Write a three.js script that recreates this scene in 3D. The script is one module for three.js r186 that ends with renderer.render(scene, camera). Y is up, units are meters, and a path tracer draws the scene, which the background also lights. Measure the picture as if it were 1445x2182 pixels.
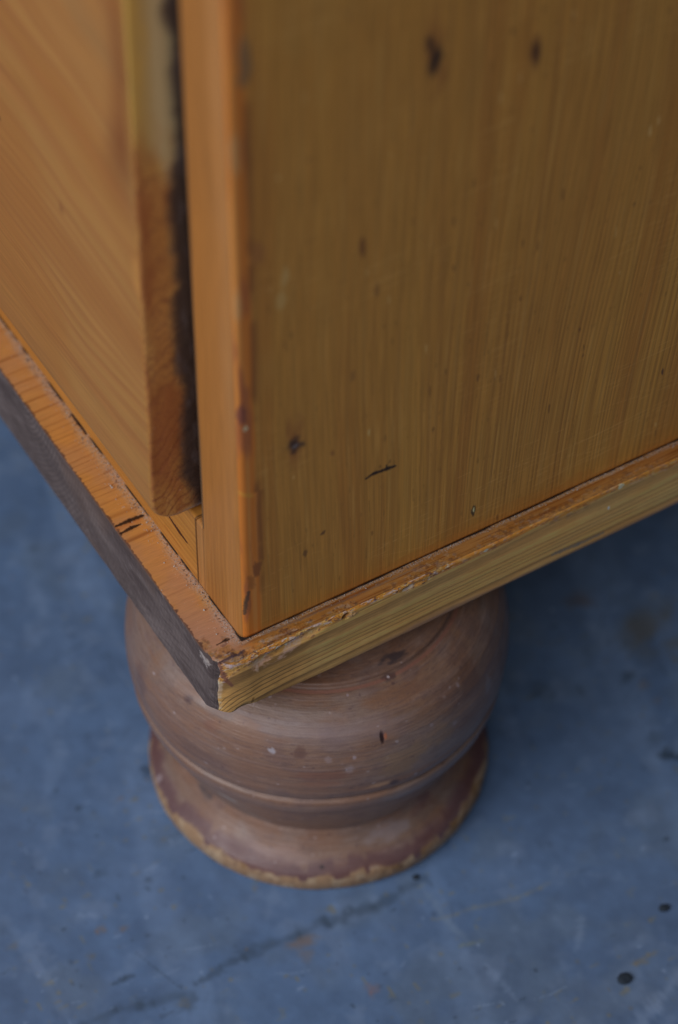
import * as THREE from 'three';
import { RectAreaLightUniformsLib } from 'three/addons/lights/RectAreaLightUniformsLib.js';
import { mergeGeometries, mergeVertices } from 'three/addons/utils/BufferGeometryUtils.js';

// ------------------------------------------------------------------ camera, light, exposure
const H = 0.1194;                       // height of the top of the base board above the floor
const scene = new THREE.Scene();
scene.background = new THREE.Color(0x000000);
const YAW = 0.53555, PITCH = 0.86333, FPX = 7503.7, PW = 1445, PH = 2182;
const camPos = new THREE.Vector3(-0.27058, 0.75108 + H, 0.52072);
const camRight = new THREE.Vector3(Math.cos(YAW), 0, Math.sin(YAW));
const camFlat = new THREE.Vector3(Math.sin(YAW), 0, -Math.cos(YAW));
const camDir = camFlat.clone().multiplyScalar(Math.cos(PITCH)).add(new THREE.Vector3(0, -Math.sin(PITCH), 0));
const camUp = new THREE.Vector3().crossVectors(camRight, camDir);
const camera = new THREE.PerspectiveCamera(2 * Math.atan(PH / 2 / FPX) * 180 / Math.PI, PW / PH, 0.05, 40);
camera.position.copy(camPos);
camera.lookAt(camPos.clone().add(camDir));
camera.focus = 0.968;
camera.userData.fStop = 6.8;
scene.add(camera);

RectAreaLightUniformsLib.init();
function areaLight(name, color, intensity, w, h, pos, target) {
  const l = new THREE.RectAreaLight(color, intensity, w, h);
  l.name = name; l.position.set(...pos); l.lookAt(...target); scene.add(l);
  return l;
}
// daylight from a tall opening on the left of the photographer, and a broad overhead fill, added to stand in for room ambience
areaLight('daylight_opening', 0xf8f8ff, 5.2, 0.65, 0.65, [-0.95, 0.68, 0.03], [0.05, 0.1, -0.05]);
areaLight('overhead_fill', 0xf4f5ff, 1.95, 1.8, 1.8, [-1.3, 2.15, 1.5], [0.05, 0.1, 0]);

const renderer = new THREE.WebGLRenderer({ antialias: true });
renderer.toneMapping = THREE.LinearToneMapping;
renderer.toneMappingExposure = 1.0;
renderer.shadowMap.enabled = true;
renderer.setSize(678, 1024);

// ------------------------------------------------------------------ small maths
const clamp = (x, a = 0, b = 1) => x < a ? a : x > b ? b : x;
const ss = (a, b, x) => { const t = clamp((x - a) / (b - a)); return t * t * (3 - 2 * t); };
const lerp = (a, b, t) => a + (b - a) * t;
const PERM = new Float32Array(65536);
{ let s = 1234567; for (let i = 0; i < 65536; i++) { s = (Math.imul(s, 1664525) + 1013904223) >>> 0; PERM[i] = s / 4294967296; } }
const hash = (i, j, k) => PERM[(Math.imul(i, 7919) + Math.imul(j, 104729) + Math.imul(k, 1299709) ^ (i * 31 + j * 17)) & 65535];
function n2(x, y, k = 0) {              // value noise 0..1
  const i = Math.floor(x), j = Math.floor(y); let u = x - i, v = y - j;
  u = u * u * (3 - 2 * u); v = v * v * (3 - 2 * v);
  const a = hash(i, j, k), b = hash(i + 1, j, k), c = hash(i, j + 1, k), d = hash(i + 1, j + 1, k);
  return a + (b - a) * u + (c - a) * v + (a - b - c + d) * u * v;
}
function fbm(x, y, o = 4, k = 0) { let s = 0, a = 0.5, t = 0; for (let i = 0; i < o; i++) { s += a * n2(x, y, k + i); t += a; a *= 0.5; x = x * 2.03 + 17.1; y = y * 2.03 + 5.7; } return s / t; }
let seed = 99; const rnd = () => { seed = (Math.imul(seed, 1664525) + 1013904223) >>> 0; return seed / 4294967296; };

// a photo pixel gives a direction; the surface it lies on gives the distance
function ray(px, py) {
  return camDir.clone().addScaledVector(camRight, (px - PW / 2) / FPX).addScaledVector(camUp, (PH / 2 - py) / FPX);
}
function onPlane(px, py, axis, value) {
  const d = ray(px, py), t = (value - camPos[axis]) / d[axis];
  return camPos.clone().addScaledVector(d, t);
}

// ------------------------------------------------------------------ procedural surfaces, in metres
const hex = c => [(c >> 16 & 255) / 255, (c >> 8 & 255) / 255, (c & 255) / 255];
const toLin = c => c <= 0.04045 ? c / 12.92 : Math.pow((c + 0.055) / 1.055, 2.4);
const toS = c => c <= 0.0031308 ? c * 12.92 : 1.055 * Math.pow(c, 1 / 2.4) - 0.055;
class Surf {
  constructor(w, h, a0, a1, b0, b1, fn) {
    Object.assign(this, { w, h, a0, a1, b0, b1 });
    this.rgb = new Float32Array(w * h * 3); this.hg = new Float32Array(w * h); this.rg = new Float32Array(w * h);
    const o = [0, 0, 0, 0.5, 0.5];
    for (let j = 0; j < h; j++) for (let i = 0; i < w; i++) {
      const a = a0 + (i + 0.5) / w * (a1 - a0), b = b0 + (j + 0.5) / h * (b1 - b0), k = j * w + i;
      o[3] = 0.5; o[4] = 0.5; fn(a, b, o);
      this.rgb[3 * k] = o[0]; this.rgb[3 * k + 1] = o[1]; this.rgb[3 * k + 2] = o[2]; this.hg[k] = o[3]; this.rg[k] = o[4];
    }
  }
  // fn(a, b) -> strength 0..1 inside a box
  paint(a0, a1, b0, b1, col, fn, dh = 0, rough) {
    const I = a => Math.round((a - this.a0) / (this.a1 - this.a0) * this.w), J = b => Math.round((b - this.b0) / (this.b1 - this.b0) * this.h);
    const i0 = clamp(I(a0), 0, this.w), i1 = clamp(I(a1), 0, this.w), j0 = clamp(J(b0), 0, this.h), j1 = clamp(J(b1), 0, this.h);
    for (let j = j0; j < j1; j++) for (let i = i0; i < i1; i++) {
      const a = this.a0 + (i + 0.5) / this.w * (this.a1 - this.a0), b = this.b0 + (j + 0.5) / this.h * (this.b1 - this.b0);
      const s = clamp(fn(a, b)); if (s <= 0) continue;
      const k = j * this.w + i;
      if (col) for (let c = 0; c < 3; c++) this.rgb[3 * k + c] = lerp(this.rgb[3 * k + c], col[c], s);
      this.hg[k] += dh * s; if (rough !== undefined) this.rg[k] = lerp(this.rg[k], rough, s);
    }
  }
  blob(a, b, ra, rb, col, alpha = 1, { rot = 0, soft = 0.5, ragged = 0.5, freq = 1.5, dh = 0, rough, grain = false } = {}) {
    const R = Math.max(ra, rb) * 1.8, c = Math.cos(rot), s = Math.sin(rot), k = Math.floor(a * 7e4 + b * 9e4) % 977;
    this.paint(a - R, a + R, b - R, b + R, col, (x, y) => {
      const dx = x - a, dy = y - b, u = (dx * c + dy * s) / ra, v = (-dx * s + dy * c) / rb;
      const d = Math.hypot(u, v) + (fbm(u * freq + 31, v * freq + 7, 3, k) - 0.5) * 2 * ragged;
      return alpha * (1 - ss(1 - soft, 1 + soft * 0.3, d)) * (grain ? clamp(0.35 + 1.1 * n2(x * 1900, y * 1900, k) + 0.4 * (n2(x * 5200, y * 5200, k + 1) - 0.5)) : 1);
    }, dh, rough);
  }
  stroke(pts, w, col, alpha = 1, { ragged = 0.6, soft = 0.5, dh = 0, rough } = {}) {
    for (let q = 0; q < pts.length - 1; q++) {
      const [x0, y0] = pts[q], [x1, y1] = pts[q + 1], w0 = pts[q][2] ?? w, w1 = pts[q + 1][2] ?? w, L2 = (x1 - x0) ** 2 + (y1 - y0) ** 2, m = Math.max(w0, w1) * 2;
      this.paint(Math.min(x0, x1) - m, Math.max(x0, x1) + m, Math.min(y0, y1) - m, Math.max(y0, y1) + m, col, (x, y) => {
        const t0 = ((x - x0) * (x1 - x0) + (y - y0) * (y1 - y0)) / L2, t = clamp(t0), wd = lerp(w0, w1, t);
        if (t0 < -0.02 && q > 0) return 0;
        const d = Math.hypot(x - x0 - t * (x1 - x0), y - y0 - t * (y1 - y0)) / wd + (n2(x / wd * 0.9, y / wd * 0.9, 3) - 0.5) * 2 * ragged * 0.6;
        return alpha * (1 - ss(1 - soft, 1 + soft * 0.4, d));
      }, dh, rough);
    }
  }
  material({ gain = 1, bump = 0.0003, rough = 0.5, wrap = THREE.MirroredRepeatWrapping, coat = 0, coatRough = 0.3, specular = 1, name } = {}) {
    const n = this.w * this.h, c = new Uint8Array(n * 4), b = new Uint8Array(n * 4), W2 = this.w >> 1, H2 = this.h >> 1, r = new Uint8Array(W2 * H2 * 4);
    for (let k = 0; k < n; k++) {
      for (let q = 0; q < 3; q++) c[4 * k + q] = 255 * clamp(toS(clamp(toLin(clamp(this.rgb[3 * k + q])) * gain, 0, 0.85)));
      c[4 * k + 3] = b[4 * k + 3] = 255;
      b[4 * k] = b[4 * k + 1] = b[4 * k + 2] = 255 * clamp(this.hg[k]);
    }
    for (let j = 0; j < H2; j++) for (let i = 0; i < W2; i++) { const q = 4 * (j * W2 + i); r[q] = r[q + 1] = r[q + 2] = 255 * clamp(rough + (this.rg[2 * j * this.w + 2 * i] - 0.5)); r[q + 3] = 255; }
    const tex = (d, srgb, w = this.w, h = this.h) => { const t = new THREE.DataTexture(d, w, h); t.magFilter = THREE.LinearFilter; t.minFilter = THREE.LinearMipmapLinearFilter; t.generateMipmaps = true; t.wrapS = t.wrapT = wrap; if (srgb) t.colorSpace = THREE.SRGBColorSpace; t.needsUpdate = true; return t; };
    const m = new THREE.MeshPhysicalMaterial({ map: tex(c, true), bumpMap: tex(b), bumpScale: bump, roughnessMap: tex(r, false, W2, H2), roughness: 1, metalness: 0, clearcoat: coat, clearcoatRoughness: coatRough, specularIntensity: specular });
    if (name) m.name = name;
    this.rgb = this.hg = this.rg = null;
    return m;
  }
  uv(a, b) { return [(a - this.a0) / (this.a1 - this.a0), (b - this.b0) / (this.b1 - this.b0)]; }
}
const set = (o, c, k = 1) => { o[0] = c[0] * k; o[1] = c[1] * k; o[2] = c[2] * k; };
const mixc = (o, c, t) => { o[0] = lerp(o[0], c[0], t); o[1] = lerp(o[1], c[1], t); o[2] = lerp(o[2], c[2], t); };

// ------------------------------------------------------------------ meshes carved from boards
const spaced = (a, b, fine, range, from = 'a') => {       // list of coordinates, fine near one end
  const out = [a]; let x = a, L = b - a;
  let pos = 0; const list = [0];
  while (pos < L) { const step = pos < range ? fine : Math.min(fine * Math.pow(1.35, (pos - range) / fine * 0.12 + 1), 0.03); pos += step; list.push(Math.min(pos, L)); }
  return from === 'a' ? list.map(p => a + p) : list.map(p => b - p).reverse();
};
// the six faces of a board as grids, drawn onto the zero set of sdf; per face a material and its surface coordinates
function carve(xs, ys, zs, sdf, faces, post) {
  const pos = [], nor = [], uv = [], idx = [], groups = [];
  const e = 2e-5, g = (x, y, z) => {
    const d = sdf(x, y, z); let gx = sdf(x + e, y, z) - d, gy = sdf(x, y + e, z) - d, gz = sdf(x, y, z + e) - d;
    const l = Math.hypot(gx, gy, gz) || 1; return [gx / l, gy / l, gz / l, d];
  };
  const put = (x, y, z, f) => {
    const t = f.uv(x, y, z);
    let n = f.n;
    if (f.carve !== false) {
      for (let i = 0; i < 5; i++) { const q = g(x, y, z); const d = clamp(q[3], -0.004, 0.004); x -= q[0] * d; y -= q[1] * d; z -= q[2] * d; }
      const q = g(x, y, z); n = [q[0], q[1], q[2]];
    }
    if (post) [x, y, z] = post(x, y, z);
    pos.push(x, y, z); nor.push(...n); uv.push(...t);
  };
  const grid = (us, vs, at, f) => {
    const base = pos.length / 3, start = idx.length;
    for (const v of vs) for (const u of us) put(...at(u, v), f);
    const W = us.length;
    for (let j = 0; j < vs.length - 1; j++) for (let i = 0; i < W - 1; i++) { const a = base + j * W + i; idx.push(a, a + 1, a + W + 1, a, a + W + 1, a + W); }
    groups.push([start, idx.length - start, f.m]);
  };
  const X0 = xs[0], X1 = xs[xs.length - 1], Y0 = ys[0], Y1 = ys[ys.length - 1], Z0 = zs[0], Z1 = zs[zs.length - 1], rev = l => [...l].reverse();
  const F = faces, D = { uv: () => [0.5, 0.5], m: 0 };
  grid(zs, ys, (u, v) => [X0, v, u], { ...D, n: [-1, 0, 0], ...F.nx });
  grid([Z0, Z1], [Y0, Y1], (u, v) => [X1, v, Z0 + Z1 - u], { ...D, carve: false, n: [1, 0, 0], ...F.px });
  grid(xs, ys, (u, v) => [u, v, Z1], { ...D, n: [0, 0, 1], ...F.pz });
  grid([X0, X1], [Y0, Y1], (u, v) => [X0 + X1 - u, v, Z0], { ...D, carve: false, n: [0, 0, -1], ...F.nz });
  grid(xs, rev(zs), (u, v) => [u, Y1, v], { ...D, n: [0, 1, 0], ...F.py });
  grid(xs, zs, (u, v) => [u, Y0, v], { ...D, n: [0, -1, 0], ...F.ny });
  const geo = new THREE.BufferGeometry();
  geo.setAttribute('position', new THREE.Float32BufferAttribute(pos, 3));
  geo.setAttribute('normal', new THREE.Float32BufferAttribute(nor, 3));
  geo.setAttribute('uv', new THREE.Float32BufferAttribute(uv, 2));
  geo.setIndex(idx);
  for (const q of groups) geo.addGroup(...q);
  return geo;
}
const rI = (a, b, r) => { const u = Math.max(r + a, 0), v = Math.max(r + b, 0); return Math.min(-r, Math.max(a, b)) + Math.hypot(u, v); };   // rounded meeting of two faces
const rE = (a, b, ra, rb) => { const u = (ra + a) / ra, v = (rb + b) / rb; return u > 0 && v > 0 ? (Math.hypot(u, v) - 1) * Math.min(ra, rb) : Math.max(a, b); };   // the same, longer one way than the other
const sub = (d, c, r) => { const u = Math.max(r + d, 0), v = Math.max(r - c, 0); return Math.min(-r, Math.max(d, -c)) + Math.hypot(u, v); };
function addMesh(name, geo, mat, parent) { const m = new THREE.Mesh(geo, mat); m.name = name; m.castShadow = m.receiveShadow = true; parent.add(m); return m; }

// ------------------------------------------------------------------ the floor
const FC = [0.06, 0.03], FS = 0.62;      // one painted patch of floor in the picture; mirrored beyond it
const floorSurf = new Surf(1280, 1280, FC[0] - FS / 2, FC[0] + FS / 2, FC[1] - FS / 2, FC[1] + FS / 2, (x, z, o) => {
  const big = fbm(x * 9, z * 9, 4, 11), mid = fbm(x * 38, z * 38, 4, 21), fine = fbm(x * 260, z * 260, 3, 31), st = fbm(x * 60 + z * 18, z * 7 - x * 5, 3, 41);
  set(o, hex(0x506684));
  mixc(o, hex(0x4a5c76), ss(0.42, 0.68, big) * 0.5);
  mixc(o, hex(0x5b6f8c), ss(0.52, 0.72, mid) * 0.35);
  mixc(o, hex(0x5a6672), ss(0.5, 0.74, fbm(x * 60 + 9, z * 60, 4, 51)) * 0.3); mixc(o, hex(0x445670), ss(0.52, 0.75, fbm(x * 90 + 9, z * 90 + 4, 4, 52)) * 0.3); mixc(o, hex(0x6a7b94), ss(0.6, 0.8, fbm(x * 130, z * 130 + 4, 3, 53)) * 0.35);
  mixc(o, hex(0x6a7f9c), ss(0.6, 0.78, st) * 0.35);
  const sp = n2(x * 420, z * 420, 61); mixc(o, hex(0x6b6a60), ss(0.86, 0.985, sp) * ss(0.4, 0.6, mid) * 0.7);
  mixc(o, hex(0x34404e), ss(0.93, 1, n2(x * 300 + 7, z * 300, 71)) * 0.4);
  const k = 0.94 + 0.12 * fine; o[0] *= k; o[1] *= k; o[2] *= k;
  o[3] = 0.5 + (mid - 0.5) * 0.5 + (fine - 0.5) * 0.25; o[4] = 0.5 + (mid - 0.5) * 0.25 + (big - 0.5) * 0.2;
});
{
  const F = (px, py) => { const p = onPlane(px, py, 'y', 0); return [p.x, p.z]; };
  const line = (pts, w, col, a, o) => floorSurf.stroke(pts.map(([x, y, ww]) => [...F(x, y), ...(ww ? [ww / 5600] : [])]), w / 5600, col, a * 0.85, { soft: 1, ragged: 1, ...o });
  const spot = (px, py, rx, ry, col, a, o) => floorSurf.blob(...F(px, py), rx / 5400, ry / 5400, col, a * 0.75, { soft: 1, ragged: 0.8, ...o });
  const dark = hex(0x33404d), rust = hex(0x755d4c), pale = hex(0x7a8ca6), mud = hex(0x62605a);
  line([[905, 1872, 9], [800, 1930, 12], [700, 1962, 14], [640, 1990, 14], [520, 2035, 11], [420, 2095, 7]], 11, dark, 0.5, { dh: -0.15 });
  line([[405, 2112, 9], [330, 2138, 12], [250, 2150, 11], [180, 2185, 12]], 10, dark, 0.4, { dh: -0.15 });
  line([[240, 2098, 3], [262, 2086, 6], [285, 2078, 4]], 5, dark, 0.6);
  spot(395, 2135, 26, 18, dark, 0.55); spot(395, 2137, 15, 10, mud, 0.6); spot(300, 2140, 16, 13, dark, 0.65);
  spot(648, 2008, 26, 16, rust, 0.75, { rot: 0.3 }); spot(655, 2035, 14, 14, rust, 0.4); spot(793, 2108, 10, 14, hex(0x8a5c4c), 0.7, { rot: 0.8 });
  spot(838, 2130, 11, 6, dark, 0.5); spot(210, 1862, 14, 9, dark, 0.5); spot(316, 1876, 8, 8, dark, 0.7); spot(262, 1980, 11, 6, rust, 0.6); spot(218, 1978, 8, 9, rust, 0.6);
  spot(152, 2050, 6, 6, dark, 0.6); spot(195, 2038, 10, 9, mud, 0.7); spot(120, 1684, 7, 7, dark, 0.5); spot(30, 2015, 13, 8, mud, 0.6);
  spot(322, 1850, 14, 8, pale, 0.6); spot(200, 1948, 9, 8, pale, 0.7); spot(172, 1950, 8, 8, pale, 0.5);
  spot(312, 1646, 14, 16, hex(0x222c38), 0.7);
  spot(1375, 1340, 75, 40, hex(0x5b564c), 0.75, { rot: -0.5, ragged: 0.8 }); spot(1240, 1278, 28, 22, hex(0x574a45), 0.6); spot(1430, 1375, 24, 26, hex(0x5a5240), 0.7);
  spot(1140, 1470, 22, 18, dark, 0.7); spot(1338, 1442, 16, 12, dark, 0.7); spot(1372, 1458, 12, 10, rust, 0.5); spot(1400, 1494, 8, 8, rust, 0.5); spot(1390, 1570, 20, 16, dark, 0.4);
  line([[1420, 1608, 12], [1450, 1612, 8]], 9, hex(0x1f2a33), 0.8);
  line([[930, 1960, 4], [1010, 1935, 5], [1100, 1915, 4], [1170, 1882, 4]], 4, hex(0x77766c), 0.45);
  line([[900, 1890, 8], [950, 1960, 6], [1000, 2010, 7]], 7, hex(0x6f7f90), 0.4);
  line([[1040, 2060, 8], [1100, 2130, 6]], 7, pale, 0.35); line([[1445, 2080, 12], [1400, 2140, 14], [1360, 2185, 16]], 14, pale, 0.5);
  line([[1240, 1960, 9], [1230, 2020, 7]], 8, pale, 0.35); line([[1120, 2160, 14], [1085, 2190, 14]], 14, pale, 0.35);
  line([[1395, 2030, 5], [1350, 2055, 6], [1380, 2050, 4]], 5, hex(0x776a52), 0.5); line([[980, 2015, 4], [1030, 2005, 4]], 4, hex(0x80805f), 0.4);
  for (let i = 0; i < 90; i++) { const px = rnd() * 1445, py = 900 + rnd() * 1280, l = 15 + rnd() * rnd() * 160, t = rnd() < 0.6 ? -0.6 + rnd() * 0.5 : rnd() * 6.3; line([[px, py, 0.8], [px + l * 0.5 * Math.cos(t), py + l * 0.5 * Math.sin(t) + rnd() * 4, 1.6], [px + l * Math.cos(t), py + l * Math.sin(t), 0.7]], 1.5, rnd() < 0.7 ? pale : dark, 0.25 + rnd() * 0.5); }
  for (let i = 0; i < 260; i++) { const k = rnd(); spot(rnd() * 1445, 850 + rnd() * 1330, 2 + rnd() * rnd() * 7, 2 + rnd() * rnd() * 6, k < 0.35 ? mud : k < 0.6 ? dark : k < 0.7 ? rust : pale, 0.35 + rnd() * 0.5, { soft: 0.5 }); }
  line([[0, 1950], [90, 2070], [150, 2182]], 10, pale, 0.2); line([[60, 1480], [130, 1600], [90, 1720]], 16, pale, 0.2);
}
const floorMat = floorSurf.material({ gain: 1.9, bump: 0.0006, rough: 0.55, specular: 0.7, name: 'blue floor paint' });
{
  const g = new THREE.BoxGeometry(6, 0.05, 6), p = g.attributes.position, uv = g.attributes.uv;
  g.translate(0.3, -0.025, -0.2);
  for (let i = 0; i < p.count; i++) uv.setXY(i, ...floorSurf.uv(p.getX(i), p.getZ(i)));
  const m = addMesh('floor', g, floorMat, scene);
  m.userData = { kind: 'structure', label: 'worn blue painted concrete floor' };
}

// rubbed, chipped old varnish: amber, bare wood, grime and pale bruises in grains of a millimetre
function worn(o, u, v, amount) {
  const a = fbm(u * 420, v * 700, 4, 101), b = fbm(u * 900 + 7, v * 1300, 3, 102), c = fbm(u * 300 + 3, v * 900, 4, 103), d = n2(u * 3600, v * 5200, 104);
  mixc(o, hex(0x7c5222), ss(0.42, 0.55, a) * 0.8 * amount); mixc(o, hex(0x86683c), ss(0.52, 0.62, c) * 0.8 * amount);
  mixc(o, hex(0x46302a), ss(0.56, 0.66, b) * 0.8 * amount); mixc(o, hex(0x80706a), ss(0.6, 0.7, fbm(u * 520 + 1, v * 1500 + 5, 4, 105)) * 0.85 * amount);
  mixc(o, hex(0x9a8470), ss(0.68, 0.76, fbm(u * 640 + 9, v * 1200 + 2, 4, 106)) * 0.9 * amount); const k = 1 + (d - 0.5) * 0.3 * amount; o[0] *= k; o[1] *= k; o[2] *= k;
  return (b - 0.5) * 0.8 * amount;
}
// ------------------------------------------------------------------ the chest
const chest = new THREE.Group(); chest.name = 'chest_of_drawers'; scene.add(chest);
chest.userData = { label: 'orange pine chest of drawers on turned bun feet, standing on blue painted floor', category: 'chest' };
const OX = 0.01095, OZ = 0.0055, T = 0.024, DEPTH = 0.46, WIDTH = 0.9, TOP = 0.86, SIDE = 0.0237, STEP = 0.0038;   // the side board is rebated behind the drawer front
const SK = -0.0012 / 0.15, skew = (x, y, z) => [x + SK * (-OZ - z), y, z];    // the carcass stands a hair out of square on its base
const XF = OX;                                                                  // front plane of the carcass

// ---- base board: top, front end grain, side
const BX = DEPTH + 0.025, BZ = WIDTH + 0.02;
const PT = (px, py) => { const p = onPlane(px, py, 'y', H); return [p.x, p.z]; };          // on the top of the base board
const PS = (px, py) => { const p = onPlane(px, py, 'z', 0); return [p.x, p.y]; };          // on its side
const PE = (px, py) => { const p = onPlane(px, py, 'x', 0); return [p.z, p.y]; };          // on its front end
const topSurf = new Surf(1536, 1536, 0, 0.24, -0.24, 0, (x, z, o) => {
  if (x > 0.03 && z < -0.02) { set(o, hex(0x8a6238)); return; }
  const side = ss(-0.0075, -0.004, z) * ss(0.006, 0.016, x);
  // grain runs along x: dark late wood lines at uneven spacing in z
  const zz = z + (fbm(x * 30, z * 60, 3, 5) - 0.5) * 0.0012 + 0.02 * (n2(z * 30, 3, 8) - 0.5) * 0.3;
  const ph = zz * 320 + 2.6 * Math.sin(zz * 70) + 4.5 * n2(zz * 60, 2, 38), fr = ph - Math.floor(ph), line = ss(0.74, 0.88, fr) * (1 - ss(0.9, 1, fr));
  const str = (0.1 + 0.9 * n2(Math.floor(ph) * 3.7, x * 25, 9)) * (0.35 + 0.65 * ss(0.0, 0.07, -z));
  const fib = n2(x * 160, z * 3600, 12), fib2 = n2(x * 420, z * 6200, 14), bl = fbm(x * 90, z * 90, 3, 15), big = fbm(x * 25, z * 25, 3, 16);
  set(o, hex(0xa2733f));
  mixc(o, hex(0xaa7538), ss(0.4, 0.7, big) * 0.7);
  mixc(o, hex(0x9c7049), ss(0.45, 0.7, bl) * 0.6);
  mixc(o, hex(0x74451f), line * str * 0.8);
  mixc(o, hex(0x8a5c36), ss(0.6, 0.95, fib) * 0.3);
  // the corner is rubbed and pinkish
  mixc(o, hex(0x97705c), ss(0.045, 0.0, Math.hypot(x, z * 0.7)) * ss(0.3, 0.6, bl + 0.12) * 0.8);
  if (side > 0) { const c = [0, 0, 0]; set(c, hex(0x85592a)); mixc(c, hex(0x906636), ss(0.4, 0.7, n2(x * 70, z * 900, 18))); mixc(c, hex(0x60300f), ss(0.62, 0.85, n2(x * 45, z * 2600, 19)) * 0.7); mixc(c, hex(0x8c5a30), ss(0.5, 0.8, bl) * 0.4); mixc(o, c, side); }
  const k = 0.96 + 0.08 * fib2; o[0] *= k; o[1] *= k; o[2] *= k;
  const wt = ss(0.4, 0.6, fbm(x * 150, z * 200, 3, 39) + 0.4 * ss(-0.0045, -0.001, z) - 0.2) * ss(-0.0065, -0.002, z) * (0.3 + 0.7 * Math.exp(-x / 0.05)) + 0.6 * ss(0.016, 0.006, Math.hypot(x - 0.002, z)) * ss(0.42, 0.6, fbm(x * 200, z * 200, 3, 40));
  const wtb = worn(o, x, z * 0.8, clamp(wt));
  // dust lying in the corner against the carcass: speckled grey
  const df = x - (XF + SK * (-OZ - z)), ds = z + OZ;
  const dW = 0.0035 * (0.35 + 1.2 * fbm(z * 120, x * 40, 3, 23)), dS = 0.0017 * (0.5 + 1.0 * fbm(x * 130, 4, 3, 24));
  const speck = n2(x * 5200, z * 5200, 25);
  const dust = Math.max(z < -OZ + 0.001 ? (1 - ss(0.2, 1, -df / dW)) : 0, x > XF - 0.001 ? 1 - ss(0.3, 1, ds / dS) : 0);
  mixc(o, hex(0x91857c), dust * (0.18 + 0.75 * ss(0.42, 0.7, speck)));
  mixc(o, hex(0x3a2a22), dust * ss(0.72, 0.95, n2(x * 2600 + 9, z * 2600, 26)) * 0.9);
  const jn = Math.max(z < -OZ ? (1 - ss(0.0001, 0.0005 * (0.3 + fbm(z * 200, 1, 3, 27)), -df)) * ss(0.35, 0.6, fbm(z * 150, 6, 3, 36)) : 0, x > XF ? (1 - ss(0.0001, 0.0005 * (0.4 + fbm(x * 160, 2, 3, 28)), ds)) * ss(0.3, 0.55, fbm(x * 150, 6, 3, 37)) : 0);
  mixc(o, hex(0x1c1512), jn * 0.9);
  mixc(o, hex(0xb9b0a4), ss(0.965, 0.99, n2(x * 2100, z * 2100, 29)) * ss(0.45, 0.6, fbm(x * 60, z * 60, 2, 30)) * 0.7);
  // dark nibbled front arris
  const nib = 0.0007 * fbm(z * 420, 7, 3, 32) + 0.0006 * n2(z * 1700, 1, 33) + 0.0008 * ss(0.75, 0.95, fbm(z * 420, 4, 3, 34));
  if (z < -0.002) mixc(o, hex(0x4a352c), (1 - ss(nib * 0.6, nib * 1.25, x)) * 0.85);
  o[3] = 0.5 + wtb - line * str * 0.1 + (fib - 0.5) * 0.06 + (fib2 - 0.5) * 0.05 + dust * (speck - 0.5) * 0.35; o[4] = 0.5 + dust * 0.3 + (bl - 0.5) * 0.3 + ss(0.03, 0, Math.hypot(x, z)) * 0.15;
});
{
  const L = (pts, w, col, a, o) => topSurf.stroke(pts.map(([x, y, ww]) => [...PT(x, y), ...(ww ? [ww / 7000] : [])]), w / 7000, col, a, o);
  const S = (px, py, rx, ry, col, a, o) => topSurf.blob(...PT(px, py), rx / 7000, ry / 7000, col, a, { grain: true, freq: 2.5, ...o });
  const blk = hex(0x2a1b12);
  L([[247, 1122, 3], [275, 1110, 6], [303, 1099, 4]], 5, blk, 0.95, { dh: -0.3 }); L([[258, 1137, 3], [280, 1125, 4.5], [300, 1117, 1.5]], 4, blk, 0.95, { dh: -0.3 });
  L([[250, 1128, 6], [298, 1108, 5]], 6, hex(0x9a5a2a), 0.4);
  L([[152, 882, 2], [168, 902, 4], [184, 925, 2]], 3, blk, 0.9, { dh: -0.3 });
  S(481, 1364, 9, 4, blk, 0.9); L([[462, 1374, 1.5], [481, 1364, 2]], 1.5, blk, 0.8);
  L([[470, 1410, 4], [495, 1400, 5], [520, 1388, 4]], 6, hex(0x3d2c2e), 0.85, { ragged: 1 }); S(500, 1405, 22, 8, hex(0x80706e), 0.5, { rot: 0.4, ragged: 0.9 });
  S(540, 1380, 26, 12, hex(0xa8672a), 0.6, { ragged: 0.8 }); S(600, 1352, 30, 7, hex(0x5e3a22), 0.6, { rot: 0.0, ragged: 0.9 });
  L([[560, 1352, 3], [640, 1320, 3], [760, 1268, 2.5], [900, 1205, 2]], 3, hex(0x6b5648), 0.6, { ragged: 1 });
  S(580, 1360, 24, 6, hex(0x9a8d84), 0.45, { ragged: 1 });
  S(230, 1005, 12, 5, hex(0x7a4a28), 0.5);
}
const topMat = topSurf.material({ gain: 1.9, bump: 0.00035, rough: 0.5, name: 'varnished pine, top of base', specular: 0.6 });

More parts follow.
